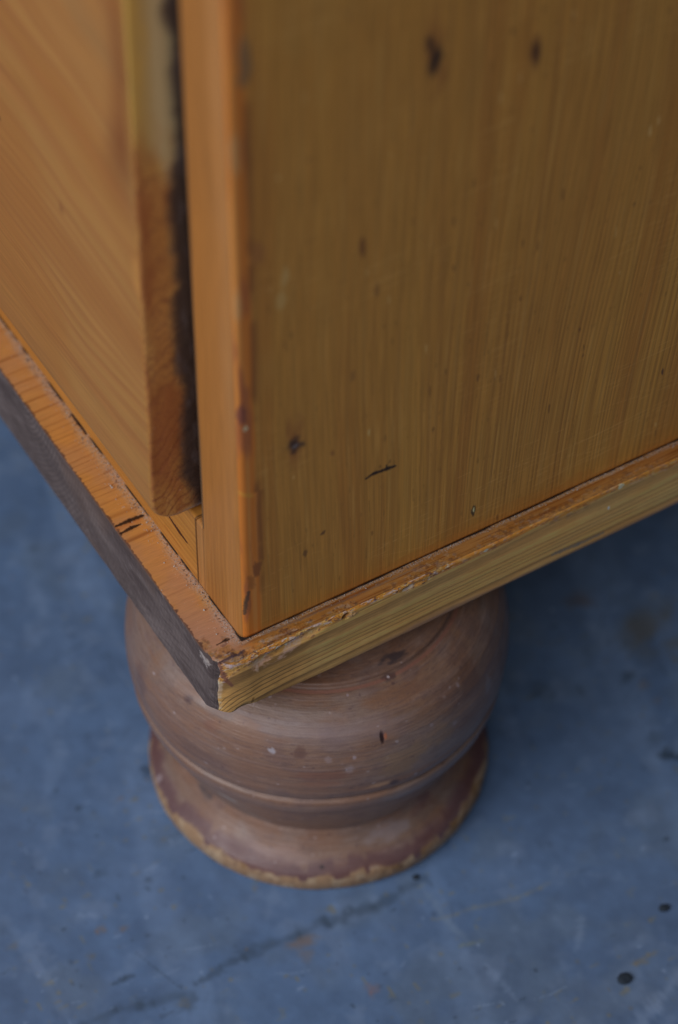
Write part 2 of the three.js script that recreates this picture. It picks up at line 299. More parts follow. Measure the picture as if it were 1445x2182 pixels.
const sideSurf = new Surf(2048, 224, 0, 0.26, H - T, H, (x, y, o) => {
  const dip = 0.009 * Math.exp(-x / 0.006) * (0.4 + 0.6 * ss(H - 0.003, H - T, y));      // the growth rings droop round the corner
  const yy = y + dip + (fbm(x * 9, y * 70, 3, 2) - 0.5) * 0.0022 - x * 0.012;
  const ph = (yy - H) * 340 + 0.9 * Math.sin((yy - H) * 420) + 1.5 * n2(yy * 150, 3, 26), fr = ph - Math.floor(ph), id = Math.floor(ph);
  const line = ss(0.55, 0.88, fr) * (1 - ss(0.9, 1, fr)), str = 0.45 + 0.55 * n2(id * 5.3, x * 9, 4);
  const ph2 = yy * 1250 + n2(x * 30, yy * 400, 6) * 2, l2 = ss(0.6, 0.95, ph2 - Math.floor(ph2));
  const fib = n2(x * 120, y * 4200, 7), fib2 = n2(x * 700, y * 5200, 8), bl = fbm(x * 60, y * 160, 3, 9);
  set(o, hex(0x8b6738));
  mixc(o, hex(0x916f40), ss(0.4, 0.7, bl) * 0.8); mixc(o, hex(0x7c663e), ss(0.5, 0.75, fbm(x * 30 + 3, y * 120, 3, 13)) * 0.6);
  const warm = ss(0.034, 0.02, x + (n2(y * 300, 2, 15) - 0.5) * 0.002);                        // a lap of yellow varnish at the corner
  mixc(o, hex(0x7a5a30), warm * 0.7);
  mixc(o, hex(0x4a3620), line * str * (0.66 + 0.3 * warm)); mixc(o, hex(0x6a5636), l2 * 0.22);
  const k = 0.9 + 0.14 * fib + 0.08 * fib2; o[0] *= k; o[1] *= k; o[2] *= k;
  // varnish run over from the top
  const run = H - 0.0012 - 0.0016 * fbm(x * 60, 3, 3, 17) - 0.0025 * ss(0.05, 0, x) * n2(x * 130, 5, 18);
  mixc(o, hex(0x8e571f), ss(run - 0.0006, run + 0.0005, y) * 0.85);
  mixc(o, hex(0x5a3a2a), ss(run - 0.0009, run, y) * (1 - ss(run, run + 0.0007, y)) * 0.5 * ss(0.4, 0.6, n2(x * 45, 1, 19)));
  // old purple brown stain left along the bottom arris
  const st = H - T + 0.0025 + 0.004 * fbm(x * 20, 3, 3, 20) * ss(0.03, 0.08, x);
  mixc(o, hex(0x5d4740), (1 - ss(st - 0.0025, st + 0.0008, y)) * (0.35 + 0.4 * n2(x * 240, y * 900, 21)) * ss(0.02, 0.06, x));
  const edge = 0.0022 + 0.0075 * Math.exp(-x / 0.009) + 0.0012 * Math.exp(-x / 0.05);
  const wr = ss(0.42, 0.6, fbm(x * 110, y * 260, 3, 22) + 0.55 * ss(H - edge - 0.002, H - edge * 0.4, y) - 0.28) * (x < 0.075 ? 1 : 0.4) * ss(H - edge - 0.004, H - edge, y);
  const wb = worn(o, x, y, wr);
  mixc(o, hex(0x9a9088), (1 - ss(0.0004, 0.0013, x - 0.0004 + 0.0014 * (fbm(y * 500, 2, 3, 25) - 0.5))) * 0.4 * ss(0.4, 0.6, fbm(y * 380, 5, 3, 26)));
  o[3] = 0.5 + wb - line * str * 0.16 - l2 * 0.05 + (fib - 0.5) * 0.14; o[4] = 0.5 + (bl - 0.5) * 0.2;
});
{
  const L = (pts, w, col, a, o) => sideSurf.stroke(pts.map(([x, y, ww]) => [...PS(x, y), ...(ww ? [ww / 7000] : [])]), w / 7000, col, a, o);
  const S = (px, py, rx, ry, col, a, o) => sideSurf.blob(...PS(px, py), rx / 7000, ry / 7000, col, a, { grain: true, freq: 2.5, ...o });
  S(505, 1418, 34, 26, hex(0x80592a), 0.5, { ragged: 0.7 });
  L([[462, 1405, 6], [466, 1430, 6], [478, 1452, 7], [496, 1466, 4]], 6, hex(0x4c3026), 0.8, { ragged: 0.9 });
  L([[478, 1424, 5], [490, 1428, 8], [510, 1418, 4]], 6, hex(0x857674), 0.75, { ragged: 0.9 });
  S(556, 1412, 26, 15, hex(0x8d6e5a), 0.85, { rot: -0.2, ragged: 0.8 }); S(548, 1424, 4, 12, hex(0x9a8272), 0.5); S(566, 1404, 10, 6, hex(0x957a62), 0.6, { ragged: 0.9 });
  S(580, 1396, 20, 5, hex(0x4a2c1c), 0.5, { rot: 0.3 });
  S(620, 1378, 36, 11, hex(0x8c7060), 0.75, { rot: 0.45, ragged: 0.9 }); S(660, 1352, 30, 9, hex(0x8c6840), 0.7, { rot: 0.45, ragged: 0.9 }); S(590, 1392, 18, 7, hex(0x86602e), 0.7, { ragged: 0.8 });
  S(545, 1498, 8, 12, hex(0x80653a), 0.6); L([[540, 1488, 3], [535, 1512, 3]], 3, hex(0x4a3418), 0.7);
  S(880, 1248, 18, 5, hex(0x8a7c6a), 0.7, { rot: 0.45, ragged: 0.9 }); S(1035, 1172, 7, 4, hex(0xa9a095), 0.8); S(1324, 1036, 8, 9, hex(0xa8a090), 0.8); S(1297, 1082, 3, 5, hex(0xb8b0a0), 0.8);
  S(745, 1308, 16, 8, hex(0x8c6a3c), 0.9, { rot: 0.3, ragged: 0.6 }); S(737, 1311, 7, 5, hex(0x5e3414), 0.8);
  L([[1180, 1180, 5], [1230, 1160, 6], [1285, 1135, 3]], 4, hex(0x4a4640), 0.7, { ragged: 1 });
  S(460, 1462, 4, 50, hex(0x8a8278), 0.7, { ragged: 0.8, rot: 0.1 });
}
const sideMat = sideSurf.material({ gain: 3.7, bump: 0.00035, rough: 0.65, name: 'bare pine, side of base', specular: 0.4 });

const endSurf = new Surf(1536, 160, -0.24, 0, H - T, H, (z, y, o) => {
  const r = Math.hypot(z + 0.118, (y - H - 0.004) * 1.0) + (fbm(z * 60, y * 60, 3, 3) - 0.5) * 0.002;
  const ph = r * 620, ring = ss(0.3, 0.85, ph - Math.floor(ph)) * (1 - ss(0.88, 1, ph - Math.floor(ph)));
  const hat = n2((z * 0.55 + y) * 3200, (z - y) * 260, 5), hat2 = n2((z * 0.2 - y) * 2200, z * 300, 6), bl = fbm(z * 50, y * 110, 4, 7), fine = n2(z * 5200, y * 5200, 8);
  set(o, hex(0x524743));
  mixc(o, hex(0x6a5e59), ss(0.45, 0.75, bl) * 0.8); mixc(o, hex(0x453a37), ss(0.55, 0.8, fbm(z * 22, y * 140 + 5, 3, 9)) * 0.8);
  mixc(o, hex(0x3f3736), ring * (0.12 + 0.4 * ss(0.06, 0.01, Math.abs(z + 0.118)))); mixc(o, hex(0x756b68), ss(0.62, 0.9, hat) * 0.45); mixc(o, hex(0x3c3230), ss(0.62, 0.9, hat2) * 0.4);
  mixc(o, hex(0x5f4a3e), ss(0.55, 0.75, fbm(z * 40, y * 40, 3, 12)) * 0.4);
  mixc(o, hex(0x9c9490), ss(0.94, 0.99, fine) * 0.3);
  o[3] = 0.5 + (hat - 0.5) * 0.4 - ring * 0.15 + (fine - 0.5) * 0.15; o[4] = 0.5 + (bl - 0.5) * 0.2;
});
{
  const S = (px, py, rx, ry, col, a, o) => endSurf.blob(...PE(px, py), rx / 5000, ry / 5000, col, a, { grain: true, freq: 2.5, ...o });
  S(452, 1517, 10, 8, hex(0x1d1a1c), 0.8); S(437, 1408, 12, 10, hex(0xa59c94), 0.7, { ragged: 0.9 }); S(430, 1395, 8, 6, hex(0xb0a79e), 0.5, { ragged: 0.9 });
}
const endMat = endSurf.material({ gain: 1.6, bump: 0.0005, rough: 0.8, specular: 0.5, name: 'grey end grain' });

{
  // chips: ellipsoids bitten out of the edges
  const chip = (p, r) => [p.x, p.y, p.z, ...r];
  const chips = [
    chip(onPlane(566, 1408, 'z', 0.0006), [0.0042, 0.0022, 0.0012]), chip(onPlane(620, 1376, 'z', 0.0004), [0.006, 0.0016, 0.001]), chip(onPlane(660, 1352, 'z', 0.0004), [0.005, 0.0014, 0.001]),
    chip(onPlane(512, 1400, 'y', H + 0.0003), [0.003, 0.0008, 0.0015]), chip(onPlane(738, 1312, 'z', 0), [0.0012, 0.001, 0.0012]),
    chip(onPlane(880, 1250, 'z', 0.0004), [0.003, 0.0009, 0.0009]), chip(onPlane(1324, 1036, 'z', 0.0002), [0.001, 0.0014, 0.0009]),
    chip(onPlane(525, 1512, 'z', 0.0002), [0.0032, 0.0022, 0.002]), chip(onPlane(440, 1405, 'x', -0.0003), [0.0012, 0.0016, 0.002]),
    chip(onPlane(458, 1450, 'x', -0.0004), [0.0011, 0.003, 0.0012]), chip(onPlane(467, 1490, 'x', -0.0004), [0.0011, 0.002, 0.0012]),
  ];
  const sdf = (x, y, z) => {
    const w = Math.exp(-Math.max(x, 0) / 0.03);
    const warp = (fbm(x * 140, z * 140 + y * 200, 3, 44) - 0.5);
    const top = y - H + 0.0003 * (fbm(x * 40, z * 40, 2, 45) - 0.5), bot = H - T - y, sd = z + 0.0005 * warp * (0.3 + w) + 0.0006 * (n2(x * 25, y * 200, 46) - 0.5), fr = -x + 0.0003 * warp;
    const rTS = 0.0011 + 0.0034 * w + 0.0006 * (n2(x * 90, 2, 47) - 0.5), rBS = 0.0022 + 0.0012 * w + 0.002 * ss(0.05, 0.12, x);
    let d = rI(sd, top, rTS); d = rI(d, bot, rBS);
    d = rI(d, fr, 0.0004 + 0.0003 * n2(z * 500, 2, 48));
    if (z > -0.01 && x < 0.02) d = Math.max(d, rE(sd, fr, 0.0046 + 0.0014 * n2(y * 260, 3, 49), 0.0105 + 0.002 * (n2(y * 200, 7, 49) - 0.5)));
    { const rc = 0.0058 * ss(-0.009, -0.001, z); if (rc > 0.0003 && x < 0.02) d = Math.max(d, rE(bot, fr, rc, rc * 1.6)); }
    for (const c of chips) {
      const a = (x - c[0]) / c[3], b = (y - c[1]) / c[4], e = (z - c[2]) / c[5], q = a * a + b * b + e * e;
      if (q < 9) d = sub(d, (Math.sqrt(q) - 1) * Math.min(c[3], c[4], c[5]), 0.0004);
    }
    return d;
  };
  const mats = [topMat, endMat, sideMat];
  const geo = carve(spaced(0, BX, 0.0006, 0.06), [0, 0.0008, 0.0016, 0.0024, 0.0034, 0.0046, 0.006, 0.0075, 0.009, 0.0105, 0.012, 0.0135, 0.015, 0.0165, 0.018, 0.0192, 0.0202, 0.021, 0.0217, 0.0223, 0.0229, 0.0235, T].map(v => H - T + v), spaced(-BZ, 0, 0.0006, 0.05, 'b'), sdf, {
    nx: { uv: (x, y, z) => endSurf.uv(z, y), m: 1 }, pz: { uv: (x, y, z) => sideSurf.uv(x, y), m: 2 }, py: { uv: (x, y, z) => topSurf.uv(x, z), m: 0 },
    px: { m: 1 }, nz: { m: 2 }, ny: { uv: (x, y, z) => sideSurf.uv(x, H - T + (z * 0.4)), m: 2 },
  });
  const b = addMesh('base_board', geo, mats, chest);
  b.userData.label = 'pine base board with dark end grain and a chipped worn corner';
  // a splinter torn up from the edge
  const sg = new THREE.IcosahedronGeometry(1, 3), sp = sg.attributes.position;
  for (let i = 0; i < sp.count; i++) { const k = 1 + 0.7 * (fbm(sp.getX(i) * 2 + 9, sp.getY(i) * 2 + sp.getZ(i) * 1.3, 3, 50) - 0.5); sp.setXYZ(i, sp.getX(i) * k * 0.0019, sp.getY(i) * k * 0.0007, sp.getZ(i) * k * 0.0009); }
  sg.computeVertexNormals();
  const s = addMesh('splinter', sg, new THREE.MeshStandardMaterial({ color: new THREE.Color(0.5, 0.3, 0.13), roughness: 0.8 }), b);
  s.position.copy(onPlane(750, 1307, 'z', -0.0003)); s.rotation.z = 0.1;
}

// ---- side panel: broad face, and its front edge seen as the stile
const PP = (px, py) => { const p = onPlane(px, py, 'z', -OZ); return [p.x, p.y]; };
const panelSurf = new Surf(1280, 1536, OX, OX + 0.24, H, H + 0.40, (x, y, o) => {
  const h = y - H;
  const lean = 0.015 + 0.11 * ss(0.055, 0.13, x) * (0.75 + 0.25 * Math.sin(h * 18));
  const c = x - lean * (h - 0.05) + (fbm(x * 12, y * 3, 3, 3) - 0.5) * 0.012;
  const strong = ss(0.05, 0.1, c) * (0.6 + 0.4 * n2(c * 60, 2, 5));
  const den = 560, ph = c * den + 3 * Math.sin(c * 55) + 9 * n2(c * 38, y * 1.5, 6) + 2.4 * n2(c * 170, y * 7, 7), fr = ph - Math.floor(ph), id = Math.floor(ph);
  const line = ss(0.25, 0.75, fr) * (1 - ss(0.8, 1, fr)), str = (0.15 + 0.85 * n2(id * 3.1, y * 6, 8)) * (0.45 + 0.75 * strong);
  const fib = n2(c * 4200, y * 90, 9), fib2 = n2(c * 2200, y * 45, 10), wide = fbm(c * 60, y * 2.5, 3, 11), bl = fbm(x * 26, y * 14, 4, 12), pore = n2(c * 3000, y * 260, 13);
  set(o, hex(0x724f22));
  mixc(o, hex(0x7a5826), ss(0.42, 0.66, wide) * 0.55);
  mixc(o, hex(0x69431c), ss(0.48, 0.74, fbm(c * 110 + 5, y * 4, 3, 14)) * 0.6);
  mixc(o, hex(0x6f5025), ss(0.5, 0.7, bl) * 0.4);
  mixc(o, hex(0x523519), line * str * 0.5);
  mixc(o, hex(0x7e6032), ss(0.6, 0.9, fib2) * 0.28);
  mixc(o, hex(0x4c3418), ss(0.86, 0.98, pore) * 0.35);
  const k = 0.93 + 0.14 * fib; o[0] *= k; o[1] *= k; o[2] *= k;
  // sanding scratches across the grain low down, and varnish gathered along the foot of the panel
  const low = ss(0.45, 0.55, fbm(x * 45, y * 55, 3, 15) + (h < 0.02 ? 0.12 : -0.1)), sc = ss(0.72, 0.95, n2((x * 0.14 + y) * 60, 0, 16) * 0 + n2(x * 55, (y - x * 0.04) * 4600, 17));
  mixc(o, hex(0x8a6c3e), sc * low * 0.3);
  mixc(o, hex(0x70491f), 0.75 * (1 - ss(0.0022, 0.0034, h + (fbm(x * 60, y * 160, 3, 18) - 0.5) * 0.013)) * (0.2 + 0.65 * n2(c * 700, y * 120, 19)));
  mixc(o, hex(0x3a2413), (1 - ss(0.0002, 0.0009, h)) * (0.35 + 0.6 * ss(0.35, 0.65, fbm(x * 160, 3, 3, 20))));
  // thick amber varnish on the worn front arris, ending in a lap
  const q = x - OX, lap = onLap(y), wdt = lap * (0.0055 + 0.0012 * fbm(y * 60, 1, 3, 21));
  const amb = 1 - ss(wdt - 0.0008, wdt + 0.0006, q);
  if (amb > 0) { const a = [0, 0, 0]; set(a, hex(0x7c471a)); mixc(a, hex(0x845428), ss(0.4, 0.7, n2(q * 900, y * 30, 22)) * 0.8); mixc(a, hex(0x5e3320), ss(0.5, 0.75, fbm(q * 500, y * 60, 3, 23)) * 0.7); mixc(o, a, amb * 0.9); }
  mixc(o, hex(0x4a2a16), (ss(wdt - 0.001, wdt, q) * (1 - ss(wdt + 0.0004, wdt + 0.0022, q))) * 0.55 * ss(0.35, 0.65, fbm(y * 110, 2, 3, 24)));
  o[3] = 0.5 - line * str * 0.1 + (fib - 0.5) * 0.1 + sc * low * 0.1; o[4] = 0.5 + (bl - 0.5) * 0.25 + (wide - 0.5) * 0.15 - amb * 0.12;
});
function onLap(y) { return y < H + 0.0585 ? 1.05 : 0.9; }
{
  const L = (pts, w, col, a, o) => panelSurf.stroke(pts.map(([x, y, ww]) => [...PP(x, y), ...(ww ? [ww / 7200] : [])]), w / 7200, col, a, o);
  const S = (px, py, rx, ry, col, a, o) => panelSurf.blob(...PP(px, py), rx / 7200, ry / 5600, col, a, o);
  const blk = hex(0x1f1712), red = hex(0x4e2c17);
  S(925, 118, 26, 74, red, 0.55, { soft: 0.9 }); S(928, 122, 14, 32, blk, 0.9, { rot: -0.2, ragged: 0.35, soft: 0.9 }); S(915, 95, 8, 16, hex(0x2a1d14), 0.8);
  S(1142, 110, 11, 28, blk, 0.85, { ragged: 0.3, soft: 0.9 }); S(1142, 112, 16, 40, red, 0.4, { soft: 0.9 });
  S(628, 945, 22, 62, red, 0.55, { soft: 0.9, ragged: 0.6 }); S(628, 948, 19, 18, hex(0x2a1e18), 0.9, { rot: 0.5, ragged: 0.5, soft: 0.8 }); S(629, 950, 8, 4, hex(0x5a5656), 0.6, { rot: 0.5 });
  L([[780, 1019, 2.5], [795, 1009, 4.5], [812, 1003, 4], [826, 998, 6], [842, 992, 3]], 4, blk, 0.97, { dh: -0.3, ragged: 0.9 }); L([[824, 1000, 3], [823, 990, 1.5]], 2, blk, 0.9);
  S(1008, 1088, 6, 12, hex(0x2c2318), 0.9, { ragged: 0.6 }); S(1009, 1086, 3, 8, hex(0xa59866), 0.9);
  S(772, 528, 7, 22, hex(0x4a2e18), 0.75); S(803, 620, 5, 18, hex(0x4d341c), 0.6); S(752, 800, 6, 14, hex(0x4d341c), 0.4);
  S(688, 1135, 7, 4, hex(0x3c2818), 0.8, { rot: 0.5 }); S(651, 1178, 6, 9, hex(0x3c2818), 0.6); S(708, 965, 5, 9, hex(0x51301a), 0.5); S(1412, 792, 3, 9, hex(0x33221a), 0.8);
  S(550, 540, 16, 24, hex(0x5e3a20), 0.5); S(608, 590, 10, 26, hex(0x7d6a44), 0.5); S(600, 640, 12, 20, hex(0x7d6a44), 0.4);
  S(505, 660, 12, 42, hex(0x705c40), 0.45); S(500, 325, 14, 46, hex(0x725d40), 0.45); S(520, 130, 14, 46, hex(0x4c4030), 0.6, { ragged: 0.8 });
  S(512, 890, 14, 24, hex(0x4a2a22), 0.75, { ragged: 0.7 }); S(523, 914, 5, 7, hex(0x9a8468), 0.8);
  L([[505, 1055, 5], [538, 1055, 5]], 6, hex(0x8a5c22), 0.6);
  L([[530, 1262, 4], [524, 1285, 6], [521, 1310, 5]], 5, hex(0x33261c), 0.85, { ragged: 0.9 }); S(548, 1215, 10, 20, hex(0x4a2b18), 0.7, { ragged: 0.8 }); S(536, 1240, 10, 20, hex(0x5a3518), 0.6, { ragged: 0.8 });
  L([[1000, 880, 2], [1180, 330, 3]], 3, hex(0x523519), 0.0);
  for (let i = 0; i < 26; i++) { const px = 560 + rnd() * 820, py = 1330 - (px - 540) * 0.45 - 25 - rnd() * 110, s = 20 + rnd() * 70; L([[px, py, 0.5], [px + s, py - s * (0.2 + rnd() * 0.35), 0.8]], 0.8, hex(0x96794a), 0.22); }
  for (let i = 0; i < 70; i++) { const px = 560 + rnd() * 880, py = rnd() * 1200; S(px, py, 1.5 + rnd() * 2.5, 4 + rnd() * 9, rnd() < 0.7 ? hex(0x412a16) : hex(0x8d774e), 0.25 + rnd() * 0.35); }
}
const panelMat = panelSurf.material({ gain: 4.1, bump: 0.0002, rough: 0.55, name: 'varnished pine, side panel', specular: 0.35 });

const edgeSurf = new Surf(160, 1536, -OZ - SIDE, -OZ, H, H + 0.40, (z, y, o) => {
  const c = z + (fbm(z * 40, y * 6, 3, 5) - 0.5) * 0.002, ph = c * 520 + 1.4 * n2(c * 300, y * 4, 6), fr = ph - Math.floor(ph), line = ss(0.4, 0.85, fr) * (1 - ss(0.9, 1, fr));
  const str = 0.2 + 0.8 * n2(Math.floor(ph) * 4.1, y * 8, 7), fib = n2(c * 4600, y * 110, 8), bl = fbm(z * 60, y * 12, 3, 9), wide = n2(c * 190, y * 3, 10);
  set(o, hex(0x8a5c2c)); mixc(o, hex(0x97693a), ss(0.4, 0.7, wide) * 0.8); mixc(o, hex(0x7c4a20), line * str * 0.55); mixc(o, hex(0x94612c), ss(0.5, 0.7, bl) * 0.6);
  const k = 0.93 + 0.14 * fib; o[0] *= k; o[1] *= k; o[2] *= k;
  mixc(o, hex(0x2a1a10), (1 - ss(0.0001, 0.0006, y - H)) * 0.7 * ss(0.35, 0.6, fbm(z * 300, 3, 3, 12)));
  o[3] = 0.5 - line * str * 0.1 + (fib - 0.5) * 0.1;
});
const edgeMat = edgeSurf.material({ gain: 1.75, bump: 0.0002, rough: 0.5, name: 'varnished pine, panel edge', specular: 0.5 });
const innerMat = new THREE.MeshStandardMaterial({ color: new THREE.Color(0.42, 0.27, 0.14), roughness: 0.9, name: 'bare inside wood' });
function sidePanel(z1, label) {
  const z0 = z1 - SIDE + (z1 === -OZ ? STEP : 0), dz = z1 + OZ;
  const sdf = (x, y, z) => {
    const fr = OX - x + 0.0003 * (fbm(y * 30, z * 90, 2, 61) - 0.5), sd = z - z1 + 0.0004 * (fbm(x * 20, y * 12, 2, 62) - 0.5), inn = z0 - z;
    let d = rI(sd, fr, 0.0026 + 0.0008 * (fbm(y * 45, 1, 3, 63) - 0.5)); d = rI(d, inn, y < H + 0.027 ? 0.00012 : 0.0008);
    d = Math.max(rI(d, H - y, 0.0003), y - TOP, x - OX - DEPTH); return d;
  };
  const geo = carve(spaced(OX, OX + DEPTH, 0.0005, 0.008), spaced(H, TOP, 0.0012, 0.012), [z0, z0 + 0.0004, z0 + 0.001, z0 + 0.003, ...Array.from({ length: 14 }, (_, i) => z1 - 0.0075 + i * 0.00055), z1 - 0.00015, z1], sdf, {
    nx: { uv: (x, y, z) => edgeSurf.uv(z - dz, y), m: 1 }, pz: { uv: (x, y, z) => panelSurf.uv(x, y), m: 0 }, px: { m: 2 }, nz: { m: 2 }, py: { m: 2 }, ny: { m: 2 },
  }, skew);
  const m = addMesh('side_panel', geo, [panelMat, edgeMat, innerMat], chest); if (label) m.userData.label = label; return m;
}
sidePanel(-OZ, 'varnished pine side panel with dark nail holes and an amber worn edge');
sidePanel(-OZ - WIDTH + SIDE);
{
  const z0 = -OZ - SIDE, z1 = -OZ - SIDE + STEP + 0.0002, x0 = OX + 0.00005, y1 = H + 0.0272;
  const sdf = (x, y, z) => rI(rI(rI(x0 - x, y - y1, 0.001), z0 - z, 0.0003), H - y, 0.0005);
  addMesh('corner_block', carve([x0, x0 + 0.0005, x0 + 0.0012, x0 + 0.03], [0, 0.0003, 0.001, 0.005, 0.015, 0.0255, 0.0262, 0.0268, 0.0272].map(v => H + v), [z0, z0 + 0.0003, z0 + 0.001, z0 + 0.003, z1], sdf, { nx: { uv: (x, y, z) => edgeSurf.uv(z, y) }, py: { uv: (x, y, z) => edgeSurf.uv(z, y) } }, skew), [edgeMat], chest);
}

// ---- bottom rail between the sides
const RAIL = 0.0272, RZ1 = -OZ - SIDE - 0.00025;
const PR = (px, py) => { const p = onPlane(px, py, 'x', XF - 0.0002); return [p.z, p.y]; };
const railSurf = new Surf(2048, 128, -0.40, RZ1, H, H + RAIL, (z, y, o) => {
  const c = y + (fbm(z * 14, y * 60, 3, 5) - 0.5) * 0.004, ph = c * 420, fr = ph - Math.floor(ph), line = ss(0.5, 0.9, fr) * (1 - ss(0.93, 1, fr)), fib = n2(z * 110, c * 4200, 6), bl = fbm(z * 30, y * 120, 3, 7);
  set(o, hex(0xa06c2e)); mixc(o, hex(0xae7a3a), ss(0.4, 0.7, bl) * 0.7); mixc(o, hex(0x8a5424), line * 0.5);
  const k = 0.92 + 0.15 * fib; o[0] *= k; o[1] *= k; o[2] *= k;
  mixc(o, hex(0x2a1c14), (1 - ss(0.0001, 0.0006, y - H)) * 0.6 * ss(0.4, 0.6, fbm(z * 160, 3, 3, 12)));
  mixc(o, hex(0x2a1c14), ss(RZ1 - 0.0008, RZ1 - 0.0001, z) * 0.7);
  o[3] = 0.5 + (fib - 0.5) * 0.12 - line * 0.1;
});
railSurf.stroke([[...PR(360, 1100), 2.5 / 5500], [...PR(378, 1128), 5 / 5500], [...PR(398, 1156), 3 / 5500]], 4 / 5500, hex(0x33190e), 0.95, { dh: -0.3 });
railSurf.stroke([[...PR(352, 1120), 2 / 5500], [...PR(385, 1168), 2 / 5500]], 2 / 5500, hex(0x8a5220), 0.6);
const railMat = railSurf.material({ gain: 1.6, bump: 0.00025, rough: 0.5, name: 'varnished pine, rail', specular: 0.5 });
{
  const z0 = -OZ - WIDTH + SIDE * 2, x0 = XF + 0.0001;
  const sdf = (x, y, z) => { let d = rI(x0 - x, y - H - RAIL, 0.0008); d = rI(d, z - RZ1, 0.0003); return rI(d, H - y, 0.0004); };
  const geo = carve([x0, x0 + 0.0005, x0 + 0.0012, x0 + 0.03], [0, 0.0003, 0.0008, 0.003, 0.01, 0.02, 0.0255, 0.0262, 0.0267, RAIL].map(v => H + v), spaced(z0, RZ1, 0.0004, 0.002, 'b'), sdf, { nx: { uv: (x, y, z) => railSurf.uv(z, y), m: 0 }, py: { uv: (x, y, z) => railSurf.uv(z, H + 0.01 + x * 0.2), m: 0 }, pz: { m: 0 }, px: { m: 0 }, nz: { m: 0 }, ny: { m: 0 } }, skew);
  addMesh('bottom_rail', geo, [railMat], chest);
}

// ---- drawers: the fronts stand proud of the carcass
const PROUD = 0.0122, DZ1 = RZ1 - 0.0012, DZ0 = -OZ - WIDTH + SIDE * 2, DH = 0.325, DY0 = H + RAIL + 0.0022, DX0 = XF - PROUD, DTH = 0.024;
const PD = (px, py) => { const p = onPlane(px, py, 'x', DX0); return [p.z, p.y]; };
const PDE = (px, py) => { const p = onPlane(px, py, 'z', DZ1); return [p.x, p.y]; };
const drawerSurf = new Surf(1024, 1280, -0.30, DZ1, DY0, DY0 + DH, (z, y, o) => {
  const e = DZ1 - z;                                                           // distance from the end of the drawer
  const c = y + 0.006 * Math.exp(-e / 0.02) * ss(DY0 + 0.1, DY0 + 0.25, y) * 3 + (fbm(z * 7, y * 16, 3, 5) - 0.5) * 0.03 - e * 0.10 * ss(DY0 + 0.02, DY0 + 0.2, y);
  const ph = c * 150 + 1.5 * Math.sin(c * 60), fr = ph - Math.floor(ph), line = ss(0.2, 0.8, fr) * (1 - ss(0.85, 1, fr)), str = 0.25 + 0.75 * n2(Math.floor(ph) * 3.3, z * 6, 6);
  const ph2 = c * 620 + 1.5 * n2(z * 10, c * 200, 8), l2 = ss(0.4, 0.9, ph2 - Math.floor(ph2)), fib = n2(z * 90, c * 3600, 7), wide = fbm(z * 5, c * 60, 3, 9), bl = fbm(z * 18, y * 22, 3, 10);
  set(o, hex(0x8c5f2e)); mixc(o, hex(0x946a36), ss(0.42, 0.68, wide) * 0.8); mixc(o, hex(0x84522a), line * str * 0.6); mixc(o, hex(0x7d4d26), l2 * 0.16 * (0.5 + bl)); mixc(o, hex(0x8a5a2a), ss(0.45, 0.7, bl) * 0.6);
  mixc(o, hex(0x7b5a34), ss(0.55, 0.75, fbm(z * 12 + 8, c * 40, 3, 13)) * 0.5);
  const k = 0.95 + 0.1 * fib; o[0] *= k; o[1] *= k; o[2] *= k;
  const up = ss(DY0 + 0.10, DY0 + 0.15, y);
  mixc(o, hex(0x683a18), up * (1 - ss(0.0, 0.012, Math.abs(e - 0.005 - 0.004 * Math.sin(y * 55) - 0.004 * (fbm(y * 70, z * 40, 3, 14) - 0.5)))) * 0.65 * (0.6 + 0.8 * n2(y * 60, z * 30, 15)));
  mixc(o, hex(0x8c6a34), up * (1 - ss(0.001, 0.004, e + 0.003 * (fbm(y * 90, 3, 3, 17) - 0.5))) * 0.4);
  o[3] = 0.5 - line * str * 0.1 - l2 * 0.06 + (fib - 0.5) * 0.08; o[4] = 0.5 + (bl - 0.5) * 0.2;
});
{
  const S = (px, py, rx, ry, col, a, o) => drawerSurf.blob(...PD(px, py), rx / 5600, ry / 5600, col, a, o);
  S(0, 245, 8, 12, hex(0x241812), 0.8); S(133, 440, 8, 12, hex(0x6a3f20), 0.5);
  drawerSurf.stroke([[...PD(288, 560), 0.003], [...PD(292, 600), 0.0035], [...PD(300, 640), 0.002]], 0.003, hex(0xa07038), 0.7, { soft: 0.9 });
  drawerSurf.stroke([[...PD(308, 560), 0.002], [...PD(318, 640), 0.002], [...PD(322, 900), 0.0015]], 0.002, hex(0x6a3a1c), 0.45, { soft: 0.9 });
}
const drawerMat = drawerSurf.material({ gain: 1.75, bump: 0.00015, rough: 0.55, name: 'varnished pine, drawer front', specular: 0.35 });
